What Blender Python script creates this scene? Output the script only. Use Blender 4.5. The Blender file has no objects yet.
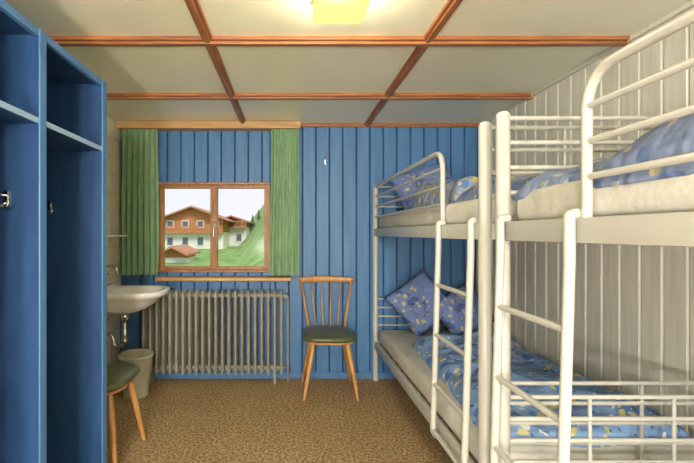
import bpy, bmesh, math, random
from mathutils import Vector, Matrix, noise
random.seed(4)
scene=bpy.context.scene
F=410.0; HZ=233.0; VPX=290.0; CAMH=1.266
YW=3.58; XR=1.66; XL=-1.484; CZ=2.218; YF=-3.6

# ---------------------------------------------------------------- materials
def lin(c):
    def f(v):
        v/=255.0
        return v/12.92 if v<=0.04045 else ((v+0.055)/1.055)**2.4
    return (f(c[0]),f(c[1]),f(c[2]),1)
def base_mat(name,col,rough=0.5,metal=0.0,spec=0.5):
    m=bpy.data.materials.new(name); m.use_nodes=True
    b=m.node_tree.nodes['Principled BSDF']
    b.inputs['Base Color'].default_value=lin(col)
    b.inputs['Roughness'].default_value=rough
    b.inputs['Metallic'].default_value=metal
    b.inputs['Specular IOR Level'].default_value=spec
    return m
def noisy(name,c1,c2,scale=(10,10,10),nscale=1.0,rough=0.5,bump=0.0,metal=0.0,detail=4,lo=0.3,hi=0.7,spec=0.5,bdist=0.01):
    m=base_mat(name,c1,rough,metal,spec); nt=m.node_tree; b=nt.nodes['Principled BSDF']
    tc=nt.nodes.new('ShaderNodeTexCoord'); mp=nt.nodes.new('ShaderNodeMapping')
    mp.inputs['Scale'].default_value=scale
    n=nt.nodes.new('ShaderNodeTexNoise'); n.inputs['Scale'].default_value=nscale; n.inputs['Detail'].default_value=detail
    r=nt.nodes.new('ShaderNodeValToRGB')
    r.color_ramp.elements[0].position=lo; r.color_ramp.elements[0].color=lin(c1)
    r.color_ramp.elements[1].position=hi; r.color_ramp.elements[1].color=lin(c2)
    L=nt.links.new
    L(tc.outputs['Object'],mp.inputs['Vector']); L(mp.outputs['Vector'],n.inputs['Vector'])
    L(n.outputs['Fac'],r.inputs['Fac']); L(r.outputs['Color'],b.inputs['Base Color'])
    if bump>0:
        bp=nt.nodes.new('ShaderNodeBump'); bp.inputs['Strength'].default_value=bump; bp.inputs['Distance'].default_value=bdist
        L(n.outputs['Fac'],bp.inputs['Height']); L(bp.outputs['Normal'],b.inputs['Normal'])
    return m
def fabric_pattern(name,base,cols,scale=11):
    m=base_mat(name,base,0.85,0,0.2); nt=m.node_tree; b=nt.nodes['Principled BSDF']; L=nt.links.new
    tc=nt.nodes.new('ShaderNodeTexCoord')
    nz=nt.nodes.new('ShaderNodeTexNoise'); nz.inputs['Scale'].default_value=11
    mxv=nt.nodes.new('ShaderNodeMix'); mxv.data_type='VECTOR'; mxv.inputs['Factor'].default_value=0.08
    L(tc.outputs['Object'],nz.inputs['Vector'])
    L(tc.outputs['Object'],mxv.inputs[4]); L(nz.outputs['Color'],mxv.inputs[5])
    prev=None
    for i,(c,s,th) in enumerate(cols):
        v=nt.nodes.new('ShaderNodeTexVoronoi'); v.inputs['Scale'].default_value=s*1.35
        mp=nt.nodes.new('ShaderNodeMapping'); mp.inputs['Location'].default_value=(i*3.7,i*1.9,i*5.1)
        L(mxv.outputs[1],mp.inputs['Vector']); L(mp.outputs['Vector'],v.inputs['Vector'])
        lt=nt.nodes.new('ShaderNodeMath'); lt.operation='LESS_THAN'; lt.inputs[1].default_value=th
        L(v.outputs['Distance'],lt.inputs[0])
        mx=nt.nodes.new('ShaderNodeMix'); mx.data_type='RGBA'
        L(lt.outputs[0],mx.inputs['Factor'])
        if prev is None: mx.inputs[6].default_value=lin(base)
        else: L(prev,mx.inputs[6])
        mx.inputs[7].default_value=lin(c)
        prev=mx.outputs[2]
    L(prev,b.inputs['Base Color'])
    n2=nt.nodes.new('ShaderNodeTexNoise'); n2.inputs['Scale'].default_value=14
    L(tc.outputs['Object'],n2.inputs['Vector'])
    bp=nt.nodes.new('ShaderNodeBump'); bp.inputs['Strength'].default_value=0.8; bp.inputs['Distance'].default_value=0.03
    L(n2.outputs['Fac'],bp.inputs['Height']); L(bp.outputs['Normal'],b.inputs['Normal'])
    return m

M_blue=noisy('blue_painted_boards',(62,110,162),(76,126,178),(20,20,1.8),1.6,0.5,0.10,detail=8,lo=0.3,hi=0.7)
M_bluegap=base_mat('blue_groove',(20,42,74),0.8)
M_cream=noisy('cream_painted_boards',(202,200,188),(220,218,207),(26,26,1.8),1.5,0.42,0.12,detail=8)
M_creamgap=base_mat('cream_groove',(92,90,80),0.8)
M_ceil=noisy('ceiling_panel_paint',(240,239,216),(245,244,224),(3,3,3),1,0.20,0.03)
M_beam=noisy('stained_wood',(124,74,42),(176,116,72),(3,60,60),1.2,0.4,0.15,detail=7)
M_beamy=noisy('stained_wood_lengthwise',(124,74,42),(176,116,72),(60,3,60),1.2,0.4,0.15,detail=7)
M_lwood=noisy('light_wood',(168,128,80),(204,166,112),(3,50,50),1.2,0.45,0.1,detail=7)
M_wwood=noisy('window_wood',(136,92,54),(180,130,82),(30,30,4),1.5,0.45,0.1,detail=7)
M_navy=noisy('wardrobe_navy_paint',(30,60,104),(42,76,122),(12,12,2.4),1.5,0.42,0.08,detail=8)
M_navyedge=noisy('wardrobe_edge_paint',(68,114,166),(82,130,180),(8,8,2),1.5,0.4)
M_white=base_mat('white_powder_coat',(182,182,176),0.3)
M_ceram=base_mat('white_ceramic',(238,239,238),0.12)
M_chrome=base_mat('chrome',(200,200,200),0.18,1.0)
M_rad=noisy('radiator_enamel',(128,128,118),(152,150,138),(6,6,6),1,0.4)
M_cwood=noisy('chair_beech',(166,120,66),(200,152,94),(20,20,3),2,0.4,detail=6)
M_seat=noisy('olive_green_leatherette',(66,76,48),(88,96,62),(20,20,20),1,0.32,0.15)
M_sheet=noisy('white_sheet',(188,186,178),(204,203,196),(7,7,7),1,0.9,0.6,bdist=0.03)
M_duvet=fabric_pattern('blue_patterned_bedding',(132,166,214),[((98,134,196),9,0.34),((206,200,140),12,0.25),((226,228,224),14,0.20),((80,108,176),20,0.18)])
M_duvet3=fabric_pattern('pale_grey_blue_bedding',(118,132,164),[((92,110,152),8,0.36),((174,170,142),12,0.20),((168,174,184),14,0.22)])
M_duvet2=fabric_pattern('yellow_blue_patterned_bedding',(144,158,186),[((92,122,176),10,0.34),((192,180,108),11,0.30),((194,194,184),15,0.24)])
M_pillow=fabric_pattern('grey_violet_pillow_cloth',(112,134,188),[((84,104,162),9,0.34),((186,182,146),13,0.24),((204,160,126),18,0.15)])
M_curt=noisy('green_curtain_cloth',(112,148,114),(144,178,138),(60,60,8),1,0.9,0.1,detail=6)
M_glass=bpy.data.materials.new('window_glass'); M_glass.use_nodes=True
nt=M_glass.node_tree; nt.nodes.clear()
o=nt.nodes.new('ShaderNodeOutputMaterial'); t=nt.nodes.new('ShaderNodeBsdfTransparent'); g=nt.nodes.new('ShaderNodeBsdfGlossy'); g.inputs['Roughness'].default_value=0.12
mx=nt.nodes.new('ShaderNodeMixShader'); mx.inputs[0].default_value=0.002
nt.links.new(t.outputs[0],mx.inputs[1]); nt.links.new(g.outputs[0],mx.inputs[2]); nt.links.new(mx.outputs[0],o.inputs[0])
def lampglass(name,c,s,fac,tint):
    m=bpy.data.materials.new(name); m.use_nodes=True; n=m.node_tree; n.nodes.clear()
    o=n.nodes.new('ShaderNodeOutputMaterial'); e=n.nodes.new('ShaderNodeEmission')
    e.inputs[0].default_value=c; e.inputs[1].default_value=s
    t=n.nodes.new('ShaderNodeBsdfTransparent'); t.inputs[0].default_value=tint
    x=n.nodes.new('ShaderNodeMixShader'); x.inputs[0].default_value=fac
    n.links.new(t.outputs[0],x.inputs[1]); n.links.new(e.outputs[0],x.inputs[2]); n.links.new(x.outputs[0],o.inputs[0]); return m
# carpet
m=base_mat('speckled_carpet',(140,110,74),0.95,0,0.1); nt=m.node_tree; b=nt.nodes['Principled BSDF']; L=nt.links.new
tc=nt.nodes.new('ShaderNodeTexCoord')
n1=nt.nodes.new('ShaderNodeTexNoise'); n1.inputs['Scale'].default_value=62; n1.inputs['Detail'].default_value=6; n1.inputs['Roughness'].default_value=0.8
n2=nt.nodes.new('ShaderNodeTexNoise'); n2.inputs['Scale'].default_value=4; n2.inputs['Detail'].default_value=5
L(tc.outputs['Object'],n1.inputs['Vector']); L(tc.outputs['Object'],n2.inputs['Vector'])
r=nt.nodes.new('ShaderNodeValToRGB'); cr=r.color_ramp
cr.elements[0].position=0.38; cr.elements[0].color=lin((104,80,54)); cr.elements[1].position=0.62; cr.elements[1].color=lin((228,202,160))
e=cr.elements.new(0.5); e.color=lin((170,142,104))
L(n1.outputs['Fac'],r.inputs['Fac'])
mm=nt.nodes.new('ShaderNodeMix'); mm.data_type='RGBA'; mm.blend_type='MULTIPLY'; mm.inputs['Factor'].default_value=0.25
r2=nt.nodes.new('ShaderNodeValToRGB'); r2.color_ramp.elements[0].position=0.35; r2.color_ramp.elements[0].color=(0.6,0.58,0.55,1); r2.color_ramp.elements[1].position=0.65
L(n2.outputs['Fac'],r2.inputs['Fac']); L(r.outputs['Color'],mm.inputs[6]); L(r2.outputs['Color'],mm.inputs[7]); L(mm.outputs[2],b.inputs['Base Color'])
bp=nt.nodes.new('ShaderNodeBump'); bp.inputs['Strength'].default_value=0.6; bp.inputs['Distance'].default_value=0.008
L(n1.outputs['Fac'],bp.inputs['Height']); L(bp.outputs['Normal'],b.inputs['Normal'])
M_carpet=m

# ---------------------------------------------------------------- mesh helpers
def empty(name,loc=(0,0,0),rotz=0):
    e=bpy.data.objects.new(name,None); scene.collection.objects.link(e)
    e.location=loc; e.rotation_euler=(0,0,rotz); e.empty_display_size=0.1
    return e
def mk(name,bm,mats,parent=None,smooth=False,auto=None):
    bmesh.ops.recalc_face_normals(bm,faces=bm.faces[:])
    me=bpy.data.meshes.new(name); bm.to_mesh(me); bm.free()
    ob=bpy.data.objects.new(name,me); scene.collection.objects.link(ob)
    if not isinstance(mats,(list,tuple)): mats=[mats]
    for q in mats: me.materials.append(q)
    if smooth:
        for p in me.polygons: p.use_smooth=True
    if auto is not None:
        for p in me.polygons: p.use_smooth=True
        try: me.set_sharp_from_angle(angle=math.radians(auto))
        except Exception: pass
    if parent: ob.parent=parent
    return ob
def box(bm,x0,x1,y0,y1,z0,z1,bev=0.0,mi=0,seg=2):
    vs=[bm.verts.new((x,y,z)) for x in (x0,x1) for y in (y0,y1) for z in (z0,z1)]
    idx=[(0,1,3,2),(4,6,7,5),(0,4,5,1),(2,3,7,6),(0,2,6,4),(1,5,7,3)]
    fs=[bm.faces.new([vs[i] for i in q]) for q in idx]
    for f in fs: f.material_index=mi
    if bev>0:
        es=list({e for f in fs for e in f.edges})
        rr=bmesh.ops.bevel(bm,geom=es,offset=bev,segments=seg,affect='EDGES',profile=0.5)
        for f in rr['faces']: f.material_index=mi
def fillet(pts,r,n=6):
    pts=[Vector(p) for p in pts]; out=[pts[0]]
    for i in range(1,len(pts)-1):
        a,b,c=pts[i-1],pts[i],pts[i+1]
        d1=(a-b); d2=(c-b); rr=min(r,d1.length*0.49,d2.length*0.49)
        p1=b+d1.normalized()*rr; p2=b+d2.normalized()*rr
        for k in range(n+1):
            t=k/n; out.append((1-t)**2*p1+2*t*(1-t)*b+t*t*p2)
    out.append(pts[-1]); return out
def tube(bm,pts,r,seg=12,closed=False,mi=0):
    pts=[Vector(p) for p in pts]; n=len(pts)
    rad=r if isinstance(r,(list,tuple)) else [r]*n
    T=[]
    for i in range(n):
        if closed: t=(pts[(i+1)%n]-pts[i-1])
        elif i==0: t=pts[1]-pts[0]
        elif i==n-1: t=pts[-1]-pts[-2]
        else: t=pts[i+1]-pts[i-1]
        T.append(t.normalized())
    up=Vector((0,0,1)) if abs(T[0].z)<0.9 else Vector((1,0,0))
    nrm=(up-T[0]*up.dot(T[0])).normalized(); rings=[]
    for i in range(n):
        nrm=(nrm-T[i]*nrm.dot(T[i])).normalized(); bi=T[i].cross(nrm)
        rings.append([bm.verts.new(pts[i]+(nrm*math.cos(2*math.pi*k/seg)+bi*math.sin(2*math.pi*k/seg))*rad[i]) for k in range(seg)])
    rng=range(n) if closed else range(n-1)
    for i in rng:
        a,b=rings[i],rings[(i+1)%n]
        for k in range(seg):
            f=bm.faces.new((a[k],a[(k+1)%seg],b[(k+1)%seg],b[k])); f.material_index=mi
    if not closed:
        for q in (rings[0][::-1],rings[-1]):
            f=bm.faces.new(q); f.material_index=mi
def loft(bm,rings,cap=True,mi=0):
    R=[[bm.verts.new(p) for p in r] for r in rings]
    n=len(R[0])
    for i in range(len(R)-1):
        for k in range(n):
            f=bm.faces.new((R[i][k],R[i][(k+1)%n],R[i+1][(k+1)%n],R[i+1][k])); f.material_index=mi
    if cap:
        bm.faces.new(R[0][::-1]).material_index=mi; bm.faces.new(R[-1]).material_index=mi
def sup(cx,cy,z,a,b,e=2.6,n=36):
    out=[]
    for k in range(n):
        t=2*math.pi*k/n; c,s=math.cos(t),math.sin(t)
        out.append((cx+a*math.copysign(abs(c)**(2/e),c),cy+b*math.copysign(abs(s)**(2/e),s),z))
    return out

# ---------------------------------------------------------------- planked walls
def planks(name,axis,c,inward,a0,a1,z0,z1,pw,mats,holes=(),thick=0.016,back=0.06):
    bm=bmesh.new()
    def P(a,d,z):
        return (a,c+inward*d,z) if axis=='x' else (c+inward*d,a,z)
    def seg(s0,s1,zz0,zz1):
        ch=0.006
        if s1-s0<0.015: ch=0.0015
        prof=[(s0,-thick),(s0,-ch-0.003),(s0+ch,0),(s1-ch,0),(s1,-ch-0.003),(s1,-thick)]
        lo=[bm.verts.new(P(a,d,zz0)) for a,d in prof]; hi=[bm.verts.new(P(a,d,zz1)) for a,d in prof]
        n=len(prof)
        for i in range(n):
            bm.faces.new((lo[i],lo[(i+1)%n],hi[(i+1)%n],hi[i]))
        bm.faces.new(lo[::-1]); bm.faces.new(hi)
    a=a0; g=0.0055
    while a<a1-1e-4:
        b=min(a+pw,a1); cuts=[a+g/2]
        for h in holes:
            for q in (h[0],h[1]):
                if a+g/2<q<b-g/2: cuts.append(q)
        cuts.append(b-g/2); cuts.sort()
        for i in range(len(cuts)-1):
            s0,s1=cuts[i],cuts[i+1]; mid=(s0+s1)/2; hh=[h for h in holes if h[0]<mid<h[1]]
            if hh: 
                seg(s0,s1,z0,hh[0][2]); seg(s0,s1,hh[0][3],z1)
            else: seg(s0,s1,z0,z1)
        a=b
    def bk(s0,s1,q0,q1):
        p=[P(s0,-thick,0),P(s1,-back,0)]
        xs=sorted([p[0][0],p[1][0]]); ys=sorted([p[0][1],p[1][1]])
        box(bm,xs[0],xs[1],ys[0],ys[1],q0,q1,mi=1)
    if holes:
        h=holes[0]
        bk(a0,h[0],z0,z1); bk(h[1],a1,z0,z1); bk(h[0],h[1],z0,h[2]); bk(h[0],h[1],h[3],z1)
    else: bk(a0,a1,z0,z1)
    return mk(name,bm,mats)
WX0,WX1,WZ0,WZ1=-1.155,-0.175,0.925,1.705
planks('wall_back','x',YW,-1,XL-0.06,XR+0.06,0,CZ,0.118,[M_blue,M_bluegap],[(WX0,WX1,WZ0,WZ1)],back=0.16)
planks('wall_right','y',XR,-1,YF,YW,0,CZ,0.118,[M_cream,M_creamgap])
planks('wall_left','y',XL,1,YF,YW,0,CZ,0.118,[M_cream,M_creamgap])
planks('wall_front','x',YF,1,XL-0.06,XR+0.06,0,CZ,0.118,[M_cream,M_creamgap])
bm=bmesh.new(); box(bm,XL-0.06,XR+0.06,YF-0.06,YW+0.16,-0.08,0); mk('floor',bm,M_carpet)
bm=bmesh.new(); box(bm,XL-0.06,XR+0.06,YF-0.06,YW+0.16,CZ,CZ+0.08); mk('ceiling',bm,M_ceil)
bm=bmesh.new(); box(bm,XL,XR,YW-0.018,YW,0,0.055,0.004); mk('baseboard_back',bm,M_blue)
bm=bmesh.new(); box(bm,XR-0.018,XR,YF,YW-0.018,0,0.055,0.004); mk('baseboard_right',bm,M_cream)
# ceiling battens
k=1
for y in (-2.9,-2.1,-1.28,-0.46,0.36,1.18,2.01,2.82):
    bm=bmesh.new(); box(bm,XL,XR,y-0.032,y+0.032,CZ-0.018,CZ,0.003); box(bm,XL,XR,y-0.016,y+0.016,CZ-0.032,CZ-0.018,0.003)
    mk('trim_%d'%k,bm,M_beam); k+=1
for x in (-0.4,0.67):
    bm=bmesh.new(); box(bm,x-0.026,x+0.026,YF,YW,CZ-0.0165,CZ,0.003); box(bm,x-0.012,x+0.012,YF,YW,CZ-0.028,CZ-0.0165,0.003)
    mk('trim_%d'%k,bm,M_beamy); k+=1
bm=bmesh.new(); box(bm,0.09,XR,YW-0.025,YW,CZ-0.03,CZ,0.003); mk('trim_%d'%k,bm,M_beam); k+=1
bm=bmesh.new(); box(bm,XR-0.02,XR,YF,YW-0.025,CZ-0.022,CZ,0.003); mk('trim_%d'%k,bm,M_cream); k+=1

# ---------------------------------------------------------------- window
win=empty('window_1',((WX0+WX1)/2,YW,(WZ0+WZ1)/2))
ww=(WX1-WX0)/2; wh=(WZ1-WZ0)/2
def fr(bm,x0,x1,z0,z1,y0,y1,w,bev=0.003):
    box(bm,x0,x0+w,y0,y1,z0,z1,bev); box(bm,x1-w,x1,y0,y1,z0,z1,bev)
    box(bm,x0+w,x1-w,y0,y1,z0,z0+w,bev); box(bm,x0+w,x1-w,y0,y1,z1-w,z1,bev)
bm=bmesh.new(); fr(bm,-ww,ww,-wh,wh,-0.03,0.12,0.02); mk('casing',bm,M_wwood,win)
bm=bmesh.new(); fr(bm,-ww+0.02,-0.002,-wh+0.02,wh-0.02,0.0,0.045,0.03); mk('sash_1',bm,M_wwood,win)
bm=bmesh.new(); fr(bm,0.002,ww-0.02,-wh+0.02,wh-0.02,0.0,0.045,0.03); mk('sash_2',bm,M_wwood,win)
bm=bmesh.new(); box(bm,-0.012,0.02,-0.012,0.0,-wh+0.03,wh-0.03,0.004); mk('astragal',bm,M_wwood,win)
bm=bmesh.new()
box(bm,-ww+0.045,-0.028,0.02,0.024,-wh+0.045,wh-0.045); box(bm,0.028,ww-0.045,0.02,0.024,-wh+0.045,wh-0.045); mk('glass',bm,M_glass,win)
bm=bmesh.new(); box(bm,-0.0,0.012,-0.025,-0.012,-0.05,0.05,0.003); tube(bm,[(0.006,-0.02,0),(0.006,-0.05,0),(0.006,-0.055,-0.08)],0.006); mk('handle',bm,M_chrome,win)
bm=bmesh.new(); box(bm,-1.13,0.01,YW-0.15,YW,0.862,0.892,0.006); mk('window_sill',bm,M_lwood)
bm=bmesh.new(); box(bm,-1.47,0.09,YW-0.115,YW,CZ-0.065,CZ-0.001,0.004); mk('curtain_rail_board',bm,M_lwood)
# curtains
def curtain(name,x0,x1,z0,z1,folds,seed):
    bm=bmesh.new(); nx,nz=folds*10,40; R=[]
    for s in (0,1):
        G=[]
        for j in range(nz+1):
            t=j/nz; z=z0+(z1-z0)*t; row=[]
            for i in range(nx+1):
                u=i/nx; ph=u*folds*2*math.pi+0.9*math.sin(2.2*t+seed)+0.8*math.sin(4*u+seed)
                amp=0.024*(1-0.45*t)+0.006*math.sin(5*u+seed)
                w=(x1-x0)*(1+0.07*math.sin(2.6*t+seed)*(1-t))
                x=(x0+x1)/2+(u-0.5)*w+0.008*math.sin(ph*2+seed)*(1-t)
                y=YW-0.075+amp*math.sin(ph)+s*0.003
                row.append(bm.verts.new((x,y,z+(0.006*math.sin(ph+1) if j==0 else 0))))
            G.append(row)
        R.append(G)
    for G in R:
        for j in range(nz):
            for i in range(nx): bm.faces.new((G[j][i],G[j][i+1],G[j+1][i+1],G[j+1][i]))
    return mk(name,bm,M_curt,smooth=True)
curtain('curtain',-1.445,-1.13,0.905,CZ-0.066,7,0.4)
curtain('curtain.001',-0.165,0.075,0.905,CZ-0.066,5,1.7)

# ---------------------------------------------------------------- radiator
rad=empty('radiator',(-0.645,YW-0.11,0))
N=22; pitch=0.0545; x0=-(N-1)*pitch/2
bm=bmesh.new()
for i in range(N):
    x=x0+i*pitch
    zt,zb=0.785,0.085
    for y in (-0.055,0.0,0.055):
        rings=[]
        for z,s in ((zb,0.5),(zb+0.02,0.9),(zb+0.06,1),(zt-0.06,1),(zt-0.02,0.9),(zt,0.5)):
            rings.append(sup(x,y,z,0.0135*s,0.022*s,2.6,10))
        loft(bm,rings)
    for z in (zb+0.045,zt-0.045):
        tube(bm,[(x,-0.07,z),(x,0.07,z)],0.018,10)
tube(bm,[(x0-0.02,0,0.74),(-x0+0.02,0,0.74)],0.022,10)
tube(bm,[(x0-0.02,0,0.13),(-x0+0.02,0,0.13)],0.022,10)
mk('sections',bm,M_rad,rad,auto=50)
bm=bmesh.new()
for i in (1,N-2):
    x=x0+i*pitch
    box(bm,x-0.012,x+0.012,-0.05,0.05,0,0.1,0.004)
mk('feet',bm,M_rad,rad)
bm=bmesh.new()
tube(bm,fillet([(-x0+0.02,0,0.74),(-x0+0.055,0,0.74),(-x0+0.055,0.06,0.74),(-x0+0.055,0.06,0.0)],0.02),0.009)
tube(bm,[(-x0+0.02,0,0.13),(-x0+0.055,0,0.13),(-x0+0.055,0.03,0.0)],0.009)
tube(bm,[(-x0+0.035,-0.07,0.74),(-x0+0.035,0,0.74)],0.017)
mk('valve_and_pipe',bm,M_rad,rad,auto=50)

# ---------------------------------------------------------------- coat hook on wall
bm=bmesh.new(); X,Z=0.31,1.90
box(bm,X-0.009,X+0.009,YW-0.006,YW,Z-0.035,Z+0.03,0.002)
tube(bm,fillet([(X,YW-0.004,Z+0.01),(X,YW-0.05,Z+0.01),(X,YW-0.055,Z+0.04)],0.02),0.004,8)
tube(bm,fillet([(X,YW-0.004,Z-0.02),(X,YW-0.035,Z-0.03),(X,YW-0.04,Z-0.005)],0.02),0.004,8)
mk('coat_hook',bm,M_chrome,smooth=True)

# ---------------------------------------------------------------- chair
def chair(name,loc,rot):
    E=empty(name,loc,rot)
    bm=bmesh.new()
    rings=[sup(0,0,z,a,b,3.6,40) for z,a,b in ((0.437,0.19,0.19),(0.437,0.205,0.2),(0.45,0.212,0.208),(0.466,0.21,0.206),(0.478,0.19,0.186),(0.483,0.12,0.12),(0.485,0.03,0.03))]
    loft(bm,rings); mk('seat_cushion',bm,M_seat,E,smooth=True)
    bm=bmesh.new(); rings=[sup(0,0,z,a,b,3.6,40) for z,a,b in ((0.417,0.185,0.18),(0.419,0.195,0.19),(0.436,0.2,0.195),(0.437,0.19,0.185))]
    loft(bm,rings); mk('seat_board',bm,M_cwood,E,auto=40)
    for i,(sx,sy) in enumerate(((-1,-1),(1,-1),(-1,1),(1,1))):
        bm=bmesh.new()
        a=Vector((sx*0.13,sy*0.13,0.42)); b=Vector((sx*0.205,sy*(0.195 if sy<0 else 0.2),0.0))
        pts=[a.lerp(b,t) for t in (0,0.15,0.4,0.7,1)]
        tube(bm,pts,[0.017,0.019,0.019,0.015,0.011],12); mk('leg_%d'%(i+1),bm,M_cwood,E,auto=50)
    for i in range(6):
        u=(i-2.5)/2.5; bm=bmesh.new()
        a=Vector((u*0.145,0.175,0.43)); b=Vector((u*0.215,0.262-0.03*u*u,0.86))
        outer=abs(u)>0.9
        tube(bm,[a.lerp(b,t) for t in (0,0.3,0.6,1)],[0.012,0.012,0.011,0.010] if outer else [0.006,0.008,0.007,0.0055],10)
        mk('spindle_%d'%(i+1),bm,M_cwood,E,smooth=True)
    bm=bmesh.new(); rings=[]
    for k in range(17):
        u=-1+2*k/16; x=u*0.238; y=0.264-0.034*u*u; h=0.027*(1-0.35*u**4)
        zc=0.868-0.006*u*u
        rings.append([(x,y+0.011*math.cos(t)*(1 if abs(u)<0.95 else 0.7),zc+h*math.sin(t)) for t in [2*math.pi*q/12 for q in range(12)]])
    loft(bm,rings); mk('top_rail',bm,M_cwood,E,smooth=True)
    return E
chair('dining_chair',(0.31,3.285,0),0)
chair('dining_chair.001',(-1.09,2.31,0),math.radians(90))

# ---------------------------------------------------------------- wardrobe
W=empty('open_wardrobe',(0,0,0)); FX=-0.884; BX=XL+0.002; TZ=1.99
M_shedge=base_mat('shelf_edge_paint',(146,178,208),0.4)
ys=[(1.935,1.98),(1.45,1.49),(0.965,1.005),(0.48,0.52)]
for i,(a,b) in enumerate(ys):
    bm=bmesh.new(); box(bm,BX,FX-0.006,a+0.004,b-0.004 if i else b,0,TZ-0.0,0.001); mk('side_panel_%d'%(i+1),bm,M_navy,W)
    bm=bmesh.new(); box(bm,FX-0.006,FX,a,b,0,TZ,0.002); mk('front_edge_%d'%(i+1),bm,M_navyedge,W)
for i in range(3):
    a=ys[i+1][1]; b=ys[i][0]
    bm=bmesh.new(); box(bm,BX+0.012,FX-0.012,a-0.004,b+0.004,1.655,1.673); mk('shelf_%d'%(i+1),bm,M_navy,W)
    bm=bmesh.new(); box(bm,FX-0.012,FX-0.004,a,b,1.654,1.674,0.001); mk('shelf_edge_%d'%(i+1),bm,M_shedge,W)
    bm=bmesh.new(); box(bm,BX+0.012,FX-0.03,a-0.004,b+0.004,0.06,0.08); box(bm,FX-0.05,FX-0.03,a-0.004,b+0.004,0,0.06); mk('bottom_panel_%d'%(i+1),bm,M_navy,W)
    bm=bmesh.new(); box(bm,FX-0.02,FX-0.003,a-0.002,b+0.002,1.962,TZ,0.001); mk('top_rail_%d'%(i+1),bm,M_navyedge,W)
    bm=bmesh.new(); yy=b
    xx=FX-(0.25,0.120,0.2)[i]
    box(bm,xx-0.009,xx+0.009,yy-0.003,yy+0.006,1.36,1.415,0.001)
    tube(bm,fillet([(xx,yy,1.40),(xx,yy-0.05,1.40),(xx,yy-0.06,1.425)],0.02),0.005,8)
    tube(bm,fillet([(xx,yy,1.375),(xx,yy-0.03,1.36),(xx,yy-0.042,1.36),(xx,yy-0.047,1.38)],0.02),0.005,8)
    tube(bm,fillet([(xx,yy-0.03,1.36),(xx+0.03,yy-0.04,1.355),(xx+0.035,yy-0.04,1.375)],0.012),0.0045,8)
    mk('coat_hook_%d'%(i+1),bm,M_chrome,W,smooth=True)
bm=bmesh.new(); box(bm,BX,BX+0.012,0.5,1.96,0.02,TZ-0.005); mk('back_panel',bm,M_navy,W)
bm=bmesh.new(); box(bm,BX,FX-0.02,0.485,1.975,TZ-0.02,TZ-0.002); mk('top_panel',bm,M_navy,W)

# ---------------------------------------------------------------- sink
S=empty('wash_basin',(-1.2,3.1,0))
bm=bmesh.new(); rr=[]
def ring(z,a,b,ox=0,e=2.8): rr.append(sup(ox,0,z,a,b,e,44))
ring(0.665,0.05,0.05,-0.05);ring(0.67,0.09,0.08,-0.05);ring(0.70,0.16,0.14,-0.04);ring(0.75,0.21,0.185,-0.02);ring(0.79,0.24,0.21,-0.01)
ring(0.80,0.262,0.225,0,3.2);ring(0.82,0.268,0.23,0,3.4);ring(0.838,0.266,0.228,0,3.4);ring(0.842,0.255,0.22,0,3.4)
ring(0.838,0.235,0.205,0.0,3.2);ring(0.83,0.19,0.18,0.03);ring(0.78,0.165,0.155,0.03);ring(0.73,0.12,0.115,0.02);ring(0.705,0.06,0.06,0.0);ring(0.70,0.02,0.02,0)
loft(bm,rr); mk('bowl',bm,M_ceram,S,smooth=True)
bm=bmesh.new(); box(bm,-0.283,-0.2,-0.225,0.225,0.79,0.855,0.012,seg=3); mk('back_ledge',bm,M_ceram,S,auto=40)
bm=bmesh.new()
tube(bm,[(-0.235,0,0.85),(-0.235,0,0.93)],0.02)
tube(bm,fillet([(-0.235,0,0.92),(-0.235,0,1.01),(-0.12,0,1.02),(-0.10,0,0.95)],0.05),0.011)
for s in (-1,1):
    tube(bm,[(-0.235,0,0.895),(-0.235,s*0.07,0.895)],0.012)
    tube(bm,[(-0.235,s*0.07,0.88),(-0.235,s*0.07,0.94)],0.016)
    tube(bm,[(-0.265,s*0.07,0.945),(-0.205,s*0.07,0.945)],0.008); tube(bm,[(-0.235,s*0.07-0.03,0.945),(-0.235,s*0.07+0.03,0.945)],0.008)
mk('tap',bm,M_chrome,S,smooth=True)
bm=bmesh.new()
tube(bm,fillet([(-0.05,0,0.67),(-0.05,0,0.42),(-0.13,0,0.40),(-0.14,0,0.50),(-0.27,0,0.50)],0.05),0.017)
tube(bm,[(-0.05,0,0.67),(-0.05,0,0.60)],0.03); tube(bm,[(-0.05,0,0.47),(-0.05,0,0.43)],0.023)
for s in (-1,1):
    tube(bm,fillet([(-0.2,s*0.08,0.80),(-0.2,s*0.08,0.6),(-0.275,s*0.08,0.55)],0.06),0.006)
    tube(bm,[(-0.275,s*0.08,0.55),(-0.23,s*0.08,0.55)],0.014)
mk('waste_trap_and_pipes',bm,M_chrome,S,smooth=True)
bm=bmesh.new(); box(bm,XL,XL+0.13,2.9,3.42,1.235,1.25,0.004)
for y in (2.98,3.34): tube(bm,[(XL,y,1.20),(XL+0.07,y,1.235)],0.006,8)
mk('wash_basin_shelf',bm,M_ceram)
bm=bmesh.new()
ty=2.62
while ty<3.54:
    tz=0.55
    while tz<2.08:
        box(bm,XL,XL+0.008,ty+0.001,ty+0.149,tz+0.001,tz+0.149,0.002,mi=0); tz+=0.15
    ty+=0.15
box(bm,XL,XL+0.005,2.62,3.52,0.55,2.05,mi=1)
mk('trim_tiled_splashback',bm,[base_mat('beige_tile',(226,220,196),0.2),base_mat('tile_grout',(150,142,120),0.9)])
# waste bin
bm=bmesh.new(); rings=[]
for z,r_ in ((0.0,0.085),(0.002,0.092),(0.30,0.122),(0.31,0.133),(0.325,0.133),(0.328,0.124),(0.30,0.116),(0.012,0.086),(0.01,0.02)):
    rings.append(sup(0,0,z,r_,r_,2,32))
loft(bm,rings); ob=mk('waste_bin',bm,noisy('bin_plastic',(176,176,156),(190,188,168),(8,8,8),1,0.5),auto=40); ob.location=(-1.20,3.2,0.001)

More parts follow.
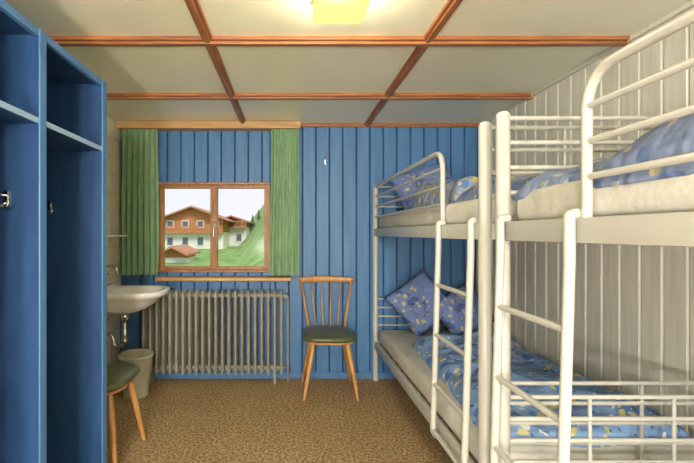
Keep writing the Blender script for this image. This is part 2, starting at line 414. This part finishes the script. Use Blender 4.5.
# ---------------------------------------------------------------- bedding shapes
def pillow(name,w,h,t,mat,parent,loc,rot,seed=0):
    bm=bmesh.new(); n=20; top=[];bot=[]
    for j in range(n+1):
        rt=[];rb=[]
        for i in range(n+1):
            u=-1+2*i/n; v=-1+2*j/n
            pin=1-0.07*(1-u*u)*abs(v)**2*1.0; pin2=1-0.07*(1-v*v)*abs(u)**2
            x=u*w/2*pin2; y=v*h/2*pin
            th=t/2*max(0,(1-u**4))**0.5*max(0,(1-v**4))**0.5
            nz=noise.noise(Vector((u*1.5+seed,v*1.5,seed)))*0.25
            th*=1+nz
            a=bm.verts.new((x,y,th)); rt.append(a)
            if i in (0,n) or j in (0,n): rb.append(a)
            else: rb.append(bm.verts.new((x,y,-th)))
        top.append(rt);bot.append(rb)
    for j in range(n):
        for i in range(n):
            bm.faces.new((top[j][i],top[j][i+1],top[j+1][i+1],top[j+1][i]))
            bm.faces.new((bot[j][i],bot[j+1][i],bot[j+1][i+1],bot[j][i+1]))
    ob=mk(name,bm,mat,parent,smooth=True); ob.location=loc; ob.rotation_euler=rot; return ob
def duvet(name,x0,x1,y0,y1,z0,t,mat,parent,seed=0,amp=0.02,fr=3.0,skew=0.0):
    bm=bmesh.new(); nx,ny=48,80; top=[];bot=[]
    for j in range(ny+1):
        rt=[];rb=[]
        for i in range(nx+1):
            u=-1+2*i/nx; v=-1+2*j/ny
            xa=x0+skew*(v+1)/2
            x=(xa+x1)/2+u*(x1-xa)/2; y=(y0+y1)/2+v*(y1-y0)/2
            e=max(0,1-abs(u)**8)**0.5*max(0,1-abs(v)**14)**0.5
            nz=noise.noise(Vector((x*fr,y*fr,seed)))*amp+noise.noise(Vector((x*fr*2.6,y*fr*2.2,seed+5)))*amp*0.5
            rd=1-abs(noise.noise(Vector((x*fr*1.4+y,y*fr*1.2,seed+9))))*2; nz+=amp*0.35*max(0,rd)**3
            jx=noise.noise(Vector((y*3,seed,1)))*0.03*abs(u)
            jy=noise.noise(Vector((x*3,seed,2)))*0.02*abs(v)
            a=bm.verts.new((x+jx,y+jy,z0+0.012+(t+nz)*e)); rt.append(a)
            b=bm.verts.new((x+jx,y+jy,z0)); rb.append(b)
        top.append(rt);bot.append(rb)
    for j in range(ny):
        for i in range(nx):
            bm.faces.new((top[j][i],top[j][i+1],top[j+1][i+1],top[j+1][i]))
            bm.faces.new((bot[j][i],bot[j+1][i],bot[j+1][i+1],bot[j][i+1]))
    for j in range(ny):
        for i in (0,nx): bm.faces.new((top[j][i],top[j+1][i],bot[j+1][i],bot[j][i]))
    for i in range(nx):
        for j in (0,ny): bm.faces.new((top[j][i],top[j][i+1],bot[j][i+1],bot[j][i]))
    return mk(name,bm,mat,parent,smooth=True)

# ---------------------------------------------------------------- bunk beds
BX0,BX1=0.735,1.625
UZ=(1.24,1.305); LZ=(0.275,0.34)
RZ=(1.662,1.578,1.492,1.405)
def bunk(name,y0,y1,gy0,gy1,ly0,ly1,guard_free):
    E=empty(name,(0,0,0))
    bm=bmesh.new()
    for x in (BX0,BX1):
        for y in (y0,y1):
            tube(bm,[(x,y,0.0),(x,y,1.672),(x,y,1.682)],[0.023,0.023,0.017],16)
    mk('posts',bm,M_white,E,auto=50)
    bm=bmesh.new()
    for z0,z1 in (UZ,LZ):
        for x in (BX0,BX1): box(bm,x-0.014,x+0.014,y0,y1,z0,z1,0.006)
        for y in (y0,y1): box(bm,BX0,BX1,y-0.012,y+0.012,z0,z1,0.006)
    mk('frame_rails',bm,M_white,E,auto=40)
    bm=bmesh.new()
    for z1 in (UZ[1],LZ[1]):
        n=14
        for i in range(n):
            y=y0+0.08+(y1-y0-0.16)*i/(n-1); box(bm,BX0+0.01,BX1-0.01,y-0.03,y+0.03,z1-0.03,z1-0.015,0.002)
    mk('slats',bm,M_lwood,E)
    bm=bmesh.new()
    for y in (y0,y1):
        for zs,zf in ((RZ,UZ[1]),((0.70,0.625,0.55,0.475),LZ[1])):
            for z in zs: tube(bm,[(BX0,y,z),(BX1,y,z)],0.008,10)
            for x in (BX0+0.30,BX1-0.30): tube(bm,[(x,y,zf-0.02),(x,y,zs[0])],0.0065,10)
    mk('end_grids',bm,M_white,E,auto=50)
    bm=bmesh.new(); x=BX0
    far=gy1 if guard_free=='lo' else gy0; free=gy0 if guard_free=='lo' else gy1
    tube(bm,fillet([(x,far,RZ[0]),(x,free,RZ[0]),(x,free,UZ[1]-0.04)],0.10,8),0.0125,14)
    for z in RZ[1:]: tube(bm,[(x,far,z),(x,free,z)],0.0085,10)
    mk('side_guard',bm,M_white,E,auto=50)
    bm=bmesh.new(); x=BX1
    for z in (RZ[1],RZ[3]): tube(bm,[(x,y0,z),(x,y1,z)],0.009,10)
    mk('wall_guard',bm,M_white,E,auto=50)
    bm=bmesh.new()
    def lx(z): return BX0-0.028-0.03*(1.24-z)
    for y in (ly0,ly1):
        tube(bm,fillet([(BX0,y,1.315),(BX0-0.03,y,1.315),(lx(1.2),y,1.2),(lx(0.31),y,0.31),(BX0-0.005,y,0.285)],0.035,6),0.0135,14)
    for z in (1.02,0.785,0.55,0.33): tube(bm,[(lx(z),ly0,z),(lx(z),ly1,z)],0.010,12)
    mk('ladder',bm,M_white,E,auto=50)
    for nm,zf in (('upper',UZ[1]),('lower',LZ[1])):
        bm=bmesh.new(); box(bm,BX0+0.018,BX1-0.018,y0+0.03,y1-0.03,zf-0.012,zf+0.105,0.035,seg=4)
        mk('mattress_'+nm,bm,M_sheet,E,smooth=True)
    return E
B1=bunk('bunk_bed',1.545,3.53,1.975,3.53,1.60,1.95,'lo')
B2=bunk('bunk_bed.001',-0.57,1.415,-0.57,1.015,1.035,1.375,'hi')
MU=UZ[1]+0.105; ML=LZ[1]+0.105
duvet('duvet_lower',0.79,1.59,1.60,3.0,ML-0.012,0.08,M_duvet,B1,1.0,0.06,3.2,skew=0.10)
pillow('pillow_lower_1',0.42,0.42,0.15,M_pillow,B1,(1.07,3.36,0.69),(math.radians(72),math.radians(0),math.radians(-8)),1).rotation_euler.rotate_axis('Z',math.radians(38))
pillow('pillow_lower_2',0.42,0.38,0.15,M_pillow,B1,(1.40,3.32,0.63),(math.radians(70),0,math.radians(10)),4).rotation_euler.rotate_axis('Z',math.radians(25))
duvet('duvet_upper',0.80,1.56,2.0,2.75,MU-0.012,0.14,M_duvet2,B1,4.0,0.07,4.0)
duvet('duvet_folded',0.79,1.56,1.60,1.98,MU-0.015,0.07,M_duvet3,B1,12.0,0.05,4.0)
pillow('pillow_upper_1',0.50,0.42,0.14,M_pillow,B1,(1.10,3.30,MU+0.20),(math.radians(66),0,math.radians(-6)),2).rotation_euler.rotate_axis('Z',math.radians(20))
pillow('pillow_upper_2',0.5,0.38,0.14,M_duvet2,B1,(1.30,3.05,MU+0.12),(math.radians(45),0,math.radians(12)),7)
duvet('duvet_upper',0.752,1.59,-0.1,1.375,MU-0.035,0.105,M_duvet3,B2,7.0,0.06,3.2)
duvet('duvet_lower',0.82,1.59,-0.1,1.30,ML-0.012,0.06,M_duvet,B2,9.0,0.03,3.2)

# ---------------------------------------------------------------- ceiling lamp / added fill lights
Lm=empty('ceiling_lamp',(0.198,1.60,CZ))
bm=bmesh.new(); box(bm,-0.09,0.09,-0.09,0.09,-0.018,0,0.004); mk('base_plate',bm,base_mat('lamp_base',(230,225,200),0.4),Lm)
bm=bmesh.new(); box(bm,-0.105,0.105,-0.105,0.105,-0.09,-0.019,0.018,seg=3)
mk('diffuser',bm,lampglass('glowing_yellow_diffuser',(1,0.88,0.30,1),1.05,0.8,(1,0.96,0.84,1)),Lm,auto=40)
def point(name,par,power,col,loc,rad):
    l=bpy.data.lights.new(name,'POINT'); l.energy=power; l.color=col; l.shadow_soft_size=rad
    o=bpy.data.objects.new(name,l); scene.collection.objects.link(o); o.parent=par; o.location=loc; return o
point('bulb',Lm,48,(1,0.94,0.76),(0,0,-0.06),0.025)
P=empty('fill_light_high',(0.1,-2.6,CZ))  # added fill light behind the camera, built as a hanging globe
bm=bmesh.new(); tube(bm,[(0,0,0),(0,0,-0.02)],0.05,20); tube(bm,[(0,0,-0.02),(0,0,-0.24)],0.004,8); tube(bm,[(0,0,-0.24),(0,0,-0.30)],0.02,12)
mk('fill_cord_and_socket',bm,M_ceram,P,auto=40)
point('fill_globe',P,340,(1,0.95,0.87),(0,0,-0.46),0.15)
Q=empty('fill_light_low',(-0.55,-1.4,0))  # second added fill, low and out of view, lights under the upper bunks
bm=bmesh.new(); tube(bm,[(0,0,0),(0,0,0.02)],0.14,24); tube(bm,[(0,0,0.02),(0,0,0.78)],0.011,12); tube(bm,[(0,0,0.78),(0,0,0.83)],0.025,12)
mk('fill_stand',bm,M_ceram,Q,auto=40)
point('fill_globe',Q,190,(1,0.95,0.87),(0,0,0.98),0.14)

# ---------------------------------------------------------------- exterior
M_grass=noisy('meadow_grass',(104,144,70),(150,184,104),(1,1,1),1.2,0.9)
def gz(x,y):
    x0=-0.122*y
    return min(12,-0.95+0.03*(y-14)+max(0,x-x0)*1.25*min(1,max(0,(y-16)/14)))
bm=bmesh.new(); nx,ny=110,60; G=[]
for j in range(ny+1):
    row=[]
    for i in range(nx+1):
        x=-60+90*i/nx; y=6+74*j/ny
        row.append(bm.verts.new((x,y,gz(x,y)+0.1*noise.noise(Vector((x*0.3,y*0.3,0))))))
    G.append(row)
for j in range(ny):
    for i in range(nx): bm.faces.new((G[j][i],G[j][i+1],G[j+1][i+1],G[j+1][i]))
hill=mk('ground_hillside',bm,M_grass,smooth=True)
M_plast=base_mat('white_render_wall',(232,230,224),0.8); M_chw=noisy('chalet_timber',(176,116,72),(204,144,94),(1,1,8),1,0.7)
M_roof=base_mat('chalet_roof',(186,132,104),0.8); M_dark=base_mat('dark_pane',(96,108,120),0.2)
def chalet(name,cx,y,zb,w,d,h1,h2,rise,simple=False):
    C=empty(name,(cx,y,zb))
    bm=bmesh.new(); box(bm,-w/2,w/2,0,d,-0.6,h1); mk('lower_storey',bm,M_plast,C)
    bm=bmesh.new(); box(bm,-w/2,w/2,0.02,d,h1,h1+h2)
    a=[bm.verts.new(p) for p in ((-w/2,0.02,h1+h2),(w/2,0.02,h1+h2),(0,0.02,h1+h2+rise))]; b=[bm.verts.new(p) for p in ((-w/2,d,h1+h2),(w/2,d,h1+h2),(0,d,h1+h2+rise))]
    bm.faces.new(a); bm.faces.new(b[::-1])
    for i in range(3): bm.faces.new((a[i],a[(i+1)%3],b[(i+1)%3],b[i]))
    mk('timber_storey',bm,M_chw,C)
    bm=bmesh.new(); ov=w*0.12; s=rise/(w/2); th=0.16
    for sx in (-1,1):
        pr=[(0,h1+h2+rise+0.02),(sx*(w/2+ov),h1+h2-ov*s+0.02),(sx*(w/2+ov),h1+h2-ov*s+th),(0,h1+h2+rise+th)]
        A=[bm.verts.new((p[0],-0.8,p[1])) for p in pr]; B=[bm.verts.new((p[0],d+0.6,p[1])) for p in pr]
        bm.faces.new(A); bm.faces.new(B[::-1])
        for i in range(4): bm.faces.new((A[i],A[(i+1)%4],B[(i+1)%4],B[i]))
    mk('roof',bm,M_roof,C)
    if simple: return C
    bm=bmesh.new(); box(bm,-w/2-0.1,w/2+0.1,-0.75,0,h1-0.08,h1+0.03); box(bm,-w/2-0.1,w/2+0.1,-0.77,-0.71,h1+0.5,h1+0.58)
    n=int(w/0.22)
    for i in range(n+1):
        x=-w/2+w*i/n; box(bm,x-0.045,x+0.045,-0.76,-0.72,h1+0.03,h1+0.5)
    mk('balcony',bm,M_chw,C)
    bm=bmesh.new(); bm2=bmesh.new()
    nw=max(2,int(w/1.2))
    for i in range(nw):
        x=-w/2+w*(i+0.5)/nw
        for zc,hh in ((h1*0.5,0.75),(h1+h2*0.6,0.6)):
            box(bm,x-0.28,x+0.28,-0.04,0.05,zc-hh/2,zc+hh/2); fr(bm2,x-0.34,x+0.34,zc-hh/2-0.06,zc+hh/2+0.06,-0.07,0.02,0.08,0)
    mk('window_panes',bm,M_dark,C); mk('window_frames',bm2,M_plast,C)
chalet('chalet',-9.0,38,-0.35,5.6,6,1.7,1.2,1.05)
chalet('chalet.001',-5.95,42,-0.3,2.9,6,2.2,0.5,0.5)
chalet('garden_shed',-7.3,26,-0.8,1.6,2.2,0.5,0.22,0.4,True)
M_tree=noisy('conifer_needles',(76,104,76),(100,126,92),(3,3,3),1,0.9)
def tree(name,x,y,z,h):
    E=empty(name,(x,y,z)); E.parent=hill; bm=bmesh.new()
    tube(bm,[(0,0,-0.3),(0,0,h*0.9)],[0.1,0.03],8); mk('trunk',bm,M_chw,E)
    bm=bmesh.new()
    for k in range(7):
        t=k/7; zz=h*(0.12+0.8*t); r_=h*0.2*(1-t)+0.08
        rings=[]
        for zo,s in ((0,1.0),(h*0.06,0.6),(h*0.19,0.04)):
            rings.append([(r_*s*(1+0.18*math.cos(q*5.1+k))*math.cos(q*2*math.pi/14),r_*s*(1+0.18*math.cos(q*5.1+k))*math.sin(q*2*math.pi/14),zz+zo) for q in range(14)])
        loft(bm,rings)
    mk('branches',bm,M_tree,E)
for i,(x,y,h) in enumerate(((-4.2,46,1.6),(-3.6,47,1.3))):
    tree('conifer_tree_%d'%(i+1),x,y,gz(x,y),h)

# ---------------------------------------------------------------- world / sun / camera
w=bpy.data.worlds.new('World'); scene.world=w; w.use_nodes=True
bg=w.node_tree.nodes['Background']; bg.inputs[0].default_value=(0.87,0.88,0.98,1); bg.inputs[1].default_value=0.98
s=bpy.data.lights.new('sun','SUN'); s.energy=2.1; s.angle=0.3; s.color=(1,0.96,0.9)
so=bpy.data.objects.new('sun',s); scene.collection.objects.link(so); so.rotation_euler=(math.radians(48),0,math.radians(25))
cam=bpy.data.cameras.new('camera'); co=bpy.data.objects.new('camera',cam); scene.collection.objects.link(co)
cam.sensor_width=36; cam.sensor_fit='HORIZONTAL'; cam.lens=F/694*36
cam.shift_x=(347-VPX)/694; cam.shift_y=-(231.5-HZ)/694
co.location=(0,0,CAMH); co.rotation_euler=(math.radians(90),0,0); cam.clip_start=0.02; cam.clip_end=300
scene.camera=co
scene.view_settings.view_transform='Standard'
scene.view_settings.look='None'
scene.view_settings.exposure=0.13
